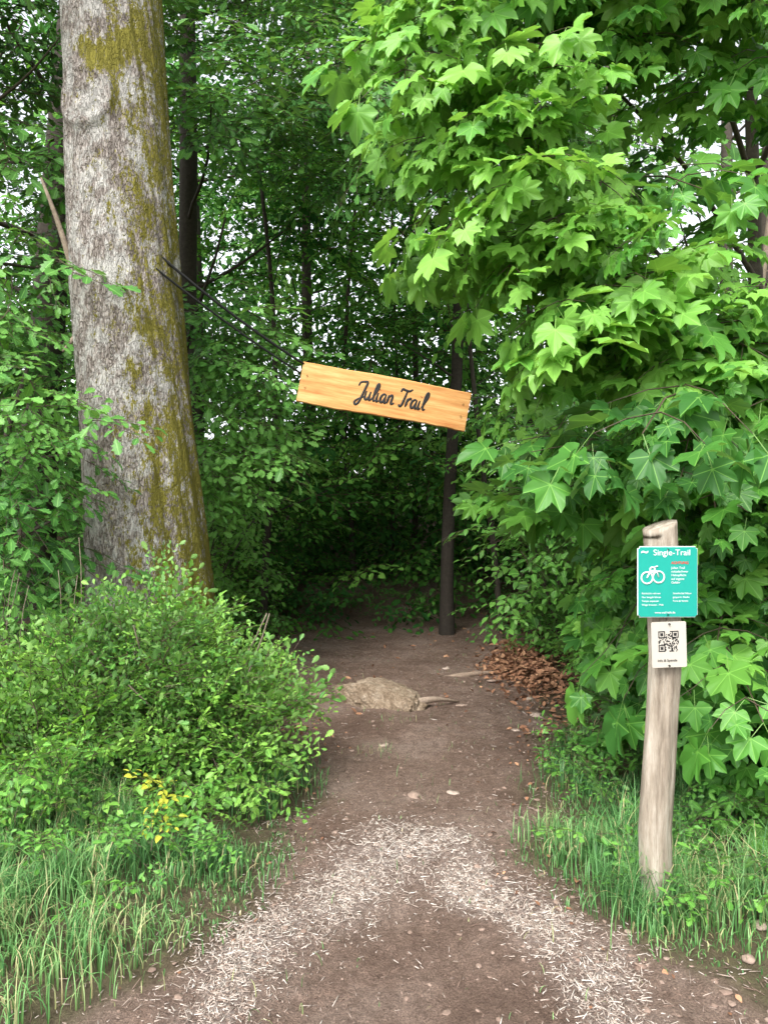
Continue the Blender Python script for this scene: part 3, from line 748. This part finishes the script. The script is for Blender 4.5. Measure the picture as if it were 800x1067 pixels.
# ------------------------------------------------------------------ shrub front left
sb=empty('hawthorn_shrub',(-1.5,4.2,0))
mb=MB()
def shell(cx,cy,cz,rx,ry,rz,n):
    d=norm(rng.normal(0,1,(n,3))); d[:,2]=np.abs(d[:,2])*1.0-.25*rng.random(n); d[:,1]=-np.abs(d[:,1])*np.where(rng.random(n)<.75,1,-1)
    rad=rng.uniform(.25,1.15,n)**.7*(1+.35*np.sin(d[:,0]*9+cx*5)*np.cos(d[:,2]*7))
    p=d*rad[:,None]*np.array([rx,ry,rz])+np.array([cx,cy,cz]); o=norm(d*np.array([1,1,.6])+np.array([0,-.1,.5])+rng.normal(0,.5,(n,3))); return p,o
for a in ((.10,.1,.40,.58,.5,.54,270),(-.55,-.1,.32,.6,.5,.42,220),(.58,.15,.28,.36,.42,.36,150),(-1.05,-.3,.28,.6,.5,.42,200),(-.1,-.3,.25,.5,.4,.32,120),(.20,.2,.68,.28,.3,.28,55),(.62,-.1,.2,.22,.3,.25,40)):
    p,o=shell(*a); p[:,2]=np.maximum(p[:,2],.08); place(mb,SP_BUSH,[LL],p,o,.95,sj=.45,tint=.55,tj=.34,updj=.6,lj=.22,wa=1.8)
mb.build('foliage',M_bush,sb)
mb=MB()
r_=random.Random(3)
for i in range(34):
    a=r_.uniform(0,6.28); s=(r_.uniform(-.9,.5),r_.uniform(-.2,.2),0); e=(s[0]+math.cos(a)*.5,s[1]+math.sin(a)*.35,r_.uniform(.4,1.0))
    tube(mb,curve_pts(s,e,7,.05,.05,i),[.009*(1-.1*q) for q in range(7)],5,.7)
for i in range(9):
    x0=r_.uniform(-1.0,-.2); tube(mb,curve_pts((x0,.2,.3),(x0+r_.uniform(-.22,.22),.2,r_.uniform(1.1,1.45)),7,.05,0,i+50),[.005*(1-.1*q) for q in range(7)],4,.8)
mb.build('stems',M_bark,sb)
mb=MB()
n=60
p=np.stack([rng.uniform(-2.1,-1.3,n),rng.uniform(3.2,3.7,n),rng.uniform(.1,.5,n)],-1)
place(mb,SP_HZ,[LO],p,norm(np.array([.2,-.7,.1])+rng.normal(0,.5,(n,3))),.5,tint=.8)
n=36
p=np.stack([rng.uniform(-1.2,-.6,n),rng.uniform(3.5,4.1,n),rng.uniform(.1,.35,n)],-1)
place(mb,SP_HZ,[LO],p,norm(np.array([.3,-.7,.3])+rng.normal(0,.5,(n,3))),.5,tint=.8)
mb.build('bramble',M_bush)
mb=MB()
p=np.array([(-.98,3.2,.30),(-.93,3.15,.38),(-1.02,3.15,.26),(-.95,3.18,.34)]); place(mb,SP_HZ,[LO],p,norm(np.array([(.3,-.6,.3),(-.2,-.6,.5),(.6,-.5,.1),(0,-.5,.8)])),.34,tint=.6,twigs=True)
tube(mb,curve_pts((-.97,3.2,.0),(-.95,3.17,.36),6,.02,0,1),[.005]*6,5,.5)
mb.build('yellow_plant',M_yel)

# ------------------------------------------------------------------ hanging board
BW,BH,BT=1.38,.325,.045
BC=(.0,6.0,2.485)
bd=empty('hanging_wooden_sign',BC); bd.rotation_euler=(0,math.radians(10.5),0)
def board():
    nx=60
    xs=np.linspace(-BW/2,BW/2,nx)
    top=BH/2+.006*np.sin(xs*5+1)+.004*(fbm(xs*9,xs*0,5)-.5)*2-.004*xs; bot=-BH/2+.007*np.sin(xs*4)+.006*(fbm(xs*11,xs*0+4,6)-.5)*2
    b=.006
    prof=[]
    for i in range(nx):
        x=xs[i]
        prof.append([(x,-BT/2,bot[i]+b),(x,-BT/2,top[i]-b),(x,-BT/2+b,top[i]),(x,BT/2-b,top[i]),(x,BT/2,top[i]-b),(x,BT/2,bot[i]+b),(x,BT/2-b,bot[i]),(x,-BT/2+b,bot[i])])
    V=np.array(prof).reshape(-1,3); F=[]
    for i in range(nx-1):
        for j in range(8):
            k=(j+1)%8; F.append((i*8+j,i*8+k,(i+1)*8+k,(i+1)*8+j))
    F.append(tuple(range(8))); F.append(tuple((nx-1)*8+j for j in range(7,-1,-1)))
    me=bpy.data.meshes.new('board'); me.from_pydata([tuple(v) for v in V],[],F); me.update()
    import bmesh
    bm=bmesh.new(); bm.from_mesh(me); bmesh.ops.recalc_face_normals(bm,faces=bm.faces); bm.to_mesh(me); bm.free()
    me.materials.append(M_board); return link(bpy.data.objects.new('board',me),bd)
board()
def catmull(P,n=8):
    P=[np.array(p,float) for p in P]; P=[2*P[0]-P[1]]+P+[2*P[-1]-P[-2]]; out=[]
    for i in range(1,len(P)-2):
        for k in range(n):
            t=k/n; a,b,c,d=P[i-1:i+3]
            out.append(.5*((2*b)+(-a+c)*t+(2*a-5*b+4*c-d)*t*t+(-a+3*b-3*c+d)*t**3))
    out.append(P[-2]); return out
G={'J':([[(.0,1.45),(.12,1.85),(.5,2.0),(.9,1.98),(.82,1.2),(.66,.2),(.5,-.5),(.22,-.75),(.05,-.5),(.3,-.12),(.95,.3)]],1.06),
'u':([[(0,1),(-.02,.35),(.1,.02),(.3,.08),(.45,.45),(.5,1)],[(.5,1),(.47,.3),(.58,0),(.8,.2)]],.86),
'l':([[(-.05,.2),(.2,.8),(.4,1.6),(.33,2.0),(.18,1.9),(.1,1.2),(.1,.3),(.22,0),(.42,.15)]],.50),
'i':([[(0,1),(-.02,.3),(.08,0),(.28,.15)],[(.05,1.42),(.08,1.47)]],.42),
'a':([[(.5,.85),(.33,1.0),(.08,.82),(-.02,.4),(.1,.03),(.3,.08),(.45,.5),(.53,.98)],[(.53,1),(.49,.3),(.6,0),(.8,.15)]],.86),
'n':([[(0,1),(0,.5),(-.03,0)],[(-.02,.35),(.12,.85),(.32,1.0),(.44,.8),(.42,.25),(.54,0),(.78,.2)]],.85),
' ':([],.46),
'T':([[(-.1,1.6),(.0,1.95),(.35,1.9),(.8,1.85),(1.15,2.1)],[(.6,1.88),(.52,1.1),(.4,.2),(.2,-.05),(.02,.15)]],.86),
'r':([[(0,1),(0,.5),(-.03,0)],[(-.02,.4),(.12,.85),(.3,1.02),(.46,.9)]],.56)}
cu=bpy.data.curves.new('lettering','CURVE'); cu.dimensions='3D'; cu.bevel_depth=.0078; cu.bevel_resolution=2; cu.use_fill_caps=True
u=.070; xo=0; tw=sum(G[ch][1] for ch in 'Julian Trail')
for ch in 'Julian Trail':
    st,adv=G[ch]
    for s in st:
        pts=catmull(s,7); sp=cu.splines.new('POLY'); sp.points.add(len(pts)-1)
        for i,p in enumerate(pts):
            X=(xo+p[0]+.12*p[1]-tw/2)*u; Z=(p[1]-.75)*u
            sp.points[i].co=(X,Z,0,1); 
            e=min(i,len(pts)-1-i)/max(1,len(pts)-1); sp.points[i].radius=.8+.5*min(1,e*3)
    xo+=adv
tx=bpy.data.objects.new('lettering',cu); cu.materials.append(M_black); link(tx,bd)
tx.location=(.06,-BT/2-.0015,0); tx.rotation_euler=(math.radians(90),0,0); tx.scale=(1,1,.25)
def cable(name,a,b,r,parent,sag=0):
    mb=MB(); a=np.array(a);b=np.array(b); pts=[a*(1-t)+b*t-np.array([0,0,sag*4*t*(1-t)]) for t in np.linspace(0,1,14)]
    tube(mb,pts,[r]*14,6,.2); return mb.build(name,M_steel,parent)
Rb=Matrix.Rotation(-math.radians(10.5),3,'Y')
def tolocal(w): return tuple(Rb@(Vector(w)-Vector(BC)))
cable('cable_1',tolocal((-1.62,5.30,3.40)),(-BW/2+.03,0,BH/2-.03),.0105,bd,.03)
cable('cable_2',tolocal((-1.62,5.25,3.28)),(-BW/2+.0,.01,BH/2-.10),.0085,bd,.02)
cable('cable_3',(BW/2-.02,0,BH/2-.05),tolocal((2.6,5.8,2.6)),.004,bd,.02)
mb=MB()
for sx in (-1,1):
    for dz in (.05,-.05):
        c0=np.array([sx*(BW/2-.05),-BT/2-.004,dz]); tube(mb,[c0,c0+np.array([0,.006,0])],[.008,.008],10)
mb.build('bolts',M_steel,bd)

# ------------------------------------------------------------------ info post
ps=empty('trail_sign_post',(1.05,2.8,0))
def post():
    n,ns=120,48; zz=np.linspace(-.15,1.5,n)
    cx=np.interp(zz,[-.15,0,.35,.7,1.0,1.3,1.5],[-.015,-.015,-.025,-.005,.012,.003,-.005]); R=np.interp(zz,[-.15,0,.1,.8,1.5],[.064,.062,.058,.054,.058])
    th=np.linspace(0,2*math.pi,ns,endpoint=False); ZZ,TH=np.meshgrid(zz,th,indexing='ij')
    nx=np.cos(TH);ny=np.sin(TH)
    r=R[:,None]*(1+.16*(fbm(nx*1.5+3,ny*1.5+ZZ*1.6,91,3)-.44)*2+.05*np.cos(TH*2+1)+.09*(fbm(nx*9,ny*9+ZZ*1.0,92,2)-.37)*2)
    r-=.010*np.exp(-((np.arctan2(np.sin(TH+1.75+.1*np.sin(ZZ*5)),np.cos(TH+1.75+.1*np.sin(ZZ*5))))/.08)**2)*sstep(.05,.4,ZZ)*(1-sstep(1.3,1.45,ZZ))
    Z2=ZZ+np.where(ZZ>1.46,.02*nx+.008*ny,0)
    V=np.stack([cx[:,None]+nx*r,ny*r*.95,Z2],-1).reshape(-1,3)
    i=np.arange(n-1)[:,None];j=np.arange(ns)[None,:];k=(j+1)%ns
    F=np.stack([i*ns+j,i*ns+k,(i+1)*ns+k,(i+1)*ns+j],-1).reshape(-1,4)
    L=F.ravel(); S=np.full(len(F),4); L=np.concatenate([L,np.arange((n-1)*ns,n*ns)]); S=np.append(S,ns)
    mb=MB(); mb.add(V,L,S,np.ones((len(V),4))); mb.build('post',M_post,ps,smooth=False)
post()
def rbox(name,cx,cy,cz,w,d,h,mat,parent,bev=.004):
    import bmesh
    bm=bmesh.new(); bmesh.ops.create_cube(bm,size=1); bmesh.ops.scale(bm,vec=(w,d,h),verts=bm.verts)
    ed=[e for e in bm.edges if abs((e.verts[0].co-e.verts[1].co).y)>d*.5]
    bmesh.ops.bevel(bm,geom=ed,offset=bev,segments=3,affect='EDGES')
    me=bpy.data.meshes.new(name); bm.to_mesh(me); bm.free(); me.materials.append(mat); o=bpy.data.objects.new(name,me); o.location=(cx,cy,cz); return link(o,parent)
pn=bpy.data.objects.new('info_panel',None); link(pn,ps); pn.location=(-.008,-.078,1.293); pn.rotation_euler=(0,0,math.radians(2))
rbox('panel_border',0,.002,0,.224,.004,.262,M_white,pn,.008)
rbox('panel_face',0,-.0015,0,.218,.005,.256,M_teal,pn,.006)
def text(body,x,z,size,mat,parent,bold=0,y=-.0048,align='LEFT'):
    c=bpy.data.curves.new('text','FONT'); c.body=body; c.size=size; c.align_x=align; c.offset=bold; c.extrude=.0003; c.materials.append(mat)
    o=bpy.data.objects.new('panel_text',c); o.location=(x,y,z); o.rotation_euler=(math.radians(90),0,0); return link(o,parent)
text('Single-Trail',-.055,.098,.031,M_white,pn,.0)
text('~',-.10,.098,.045,M_white,pn,.001)
text('ACHTUNG',.012,.066,.013,M_red,pn,.0004); 
for i,s in enumerate(['Julian Trail','mittelschwer','Helmpflicht','auf eigene','Gefahr']): text(s,.012,.048-.0135*i,.012,M_white,pn)
for i,s in enumerate(['Rücksicht nehmen','Nur bergab fahren','Tempo anpassen','Wege kreuzen - Halt']): text(s,-.098,-.045-.014*i,.0095,M_white,pn)
for i,s in enumerate(['Strecke bei Nässe','gesperrt. Danke','Forst & Verein']): text(s,.018,-.045-.014*i,.0095,M_white,pn)
text('www.trail-info.de',-.05,-.116,.011,M_white,pn)
def ring(parent,x,z,R,r):
    mb=MB(); th=np.linspace(0,2*math.pi,33)
    tube(mb,[(x+R*math.cos(t),-.0045,z+R*math.sin(t)) for t in th],[r]*33,6); o=mb.build('bike_icon',M_white,parent); return o
for x,z,R in ((-.078,.015,.021),(-.035,.018,.021),(-.058,.045,.009)): ring(pn,x,z,R,.003)
mb=MB()
for a,b in (((-.078,.015),(-.065,.042)),((-.065,.042),(-.042,.04)),((-.042,.04),(-.035,.018)),((-.05,.055),(-.038,.058)),((-.06,.02),(-.045,.04))):
    tube(mb,[(a[0],-.0045,a[1]),(b[0],-.0045,b[1])],[.0028,.0028],6)
mb.build('bike_icon_frame',M_white,pn)
qr=bpy.data.objects.new('qr_notice',None); link(qr,ps); qr.location=(-.002,-.076,1.062); qr.rotation_euler=(0,math.radians(-1.5),math.radians(2))
M_paper=plain('laminated_paper',(.47,.44,.38),.4)
rbox('paper',0,0,0,.130,.003,.168,M_paper,qr,.003)
mb=MB(); q=21; cs=.0036
g=rng.random((q,q))<.42
for (a,b) in ((0,0),(0,q-7),(q-7,q-7)):
    g[a:a+7,b:b+7]=1; g[a+1:a+6,b+1:b+6]=0; g[a+2:a+5,b+2:b+5]=1
T=[];
for i in range(q):
    for j in range(q):
        if g[i,j]: T.append(((i-q/2)*cs,-.0022,(j-q/2)*cs+.014))
T=np.array(T); mb.inst(box,np.tile(np.diag([cs,.0006,cs]),(len(T),1,1)),T,np.zeros(len(T))); mb.build('qr_code',M_black,qr)
text('Info & Spende',-.045,-.062,.013,M_black,qr,y=-.003)
mb=MB()
for xx,z in ((-.008,1.412),(-.008,1.172),(-.002,1.138),(-.002,.985)):
    tube(mb,[(xx,-.086,z),(xx,-.072,z)],[.003,.003],10)
mb.build('screws',M_steel,ps)

# ------------------------------------------------------------------ light and camera
sd=Vector((-.30,-.62,.90)).normalized()
w=bpy.data.worlds.new('World'); scene.world=w; w.use_nodes=True; nt=w.node_tree
bg=nt.nodes['Background']; sk=nt.nodes.new('ShaderNodeTexSky'); sk.sky_type='NISHITA'; sk.sun_disc=False
sk.sun_elevation=math.asin(sd.z); sk.sun_rotation=math.atan2(sd.x,sd.y); sk.air_density=1; sk.dust_density=3; sk.ozone_density=1
hs=nt.nodes.new('ShaderNodeHueSaturation'); hs.inputs['Saturation'].default_value=.2; hs.inputs['Value'].default_value=3.2
nt.links.new(sk.outputs[0],hs.inputs['Color']); nt.links.new(hs.outputs[0],bg.inputs[0]); bg.inputs[1].default_value=.15
sl=bpy.data.lights.new('sun','SUN'); sl.energy=3.9; sl.angle=math.radians(30); sl.color=(1,.96,.9)
so=bpy.data.objects.new('sun',sl); so.rotation_euler=sd.to_track_quat('Z','Y').to_euler(); link(so)
cam=bpy.data.cameras.new('camera'); cam.sensor_fit='VERTICAL'; cam.sensor_height=36; cam.lens=26; cam.clip_end=2000; cam.clip_start=.05
co=bpy.data.objects.new('camera',cam); co.location=(0,0,1.55); co.rotation_euler=(math.radians(90),0,0); link(co); scene.camera=co
scene.view_settings.view_transform='Standard'; scene.view_settings.look='None'; scene.view_settings.exposure=0
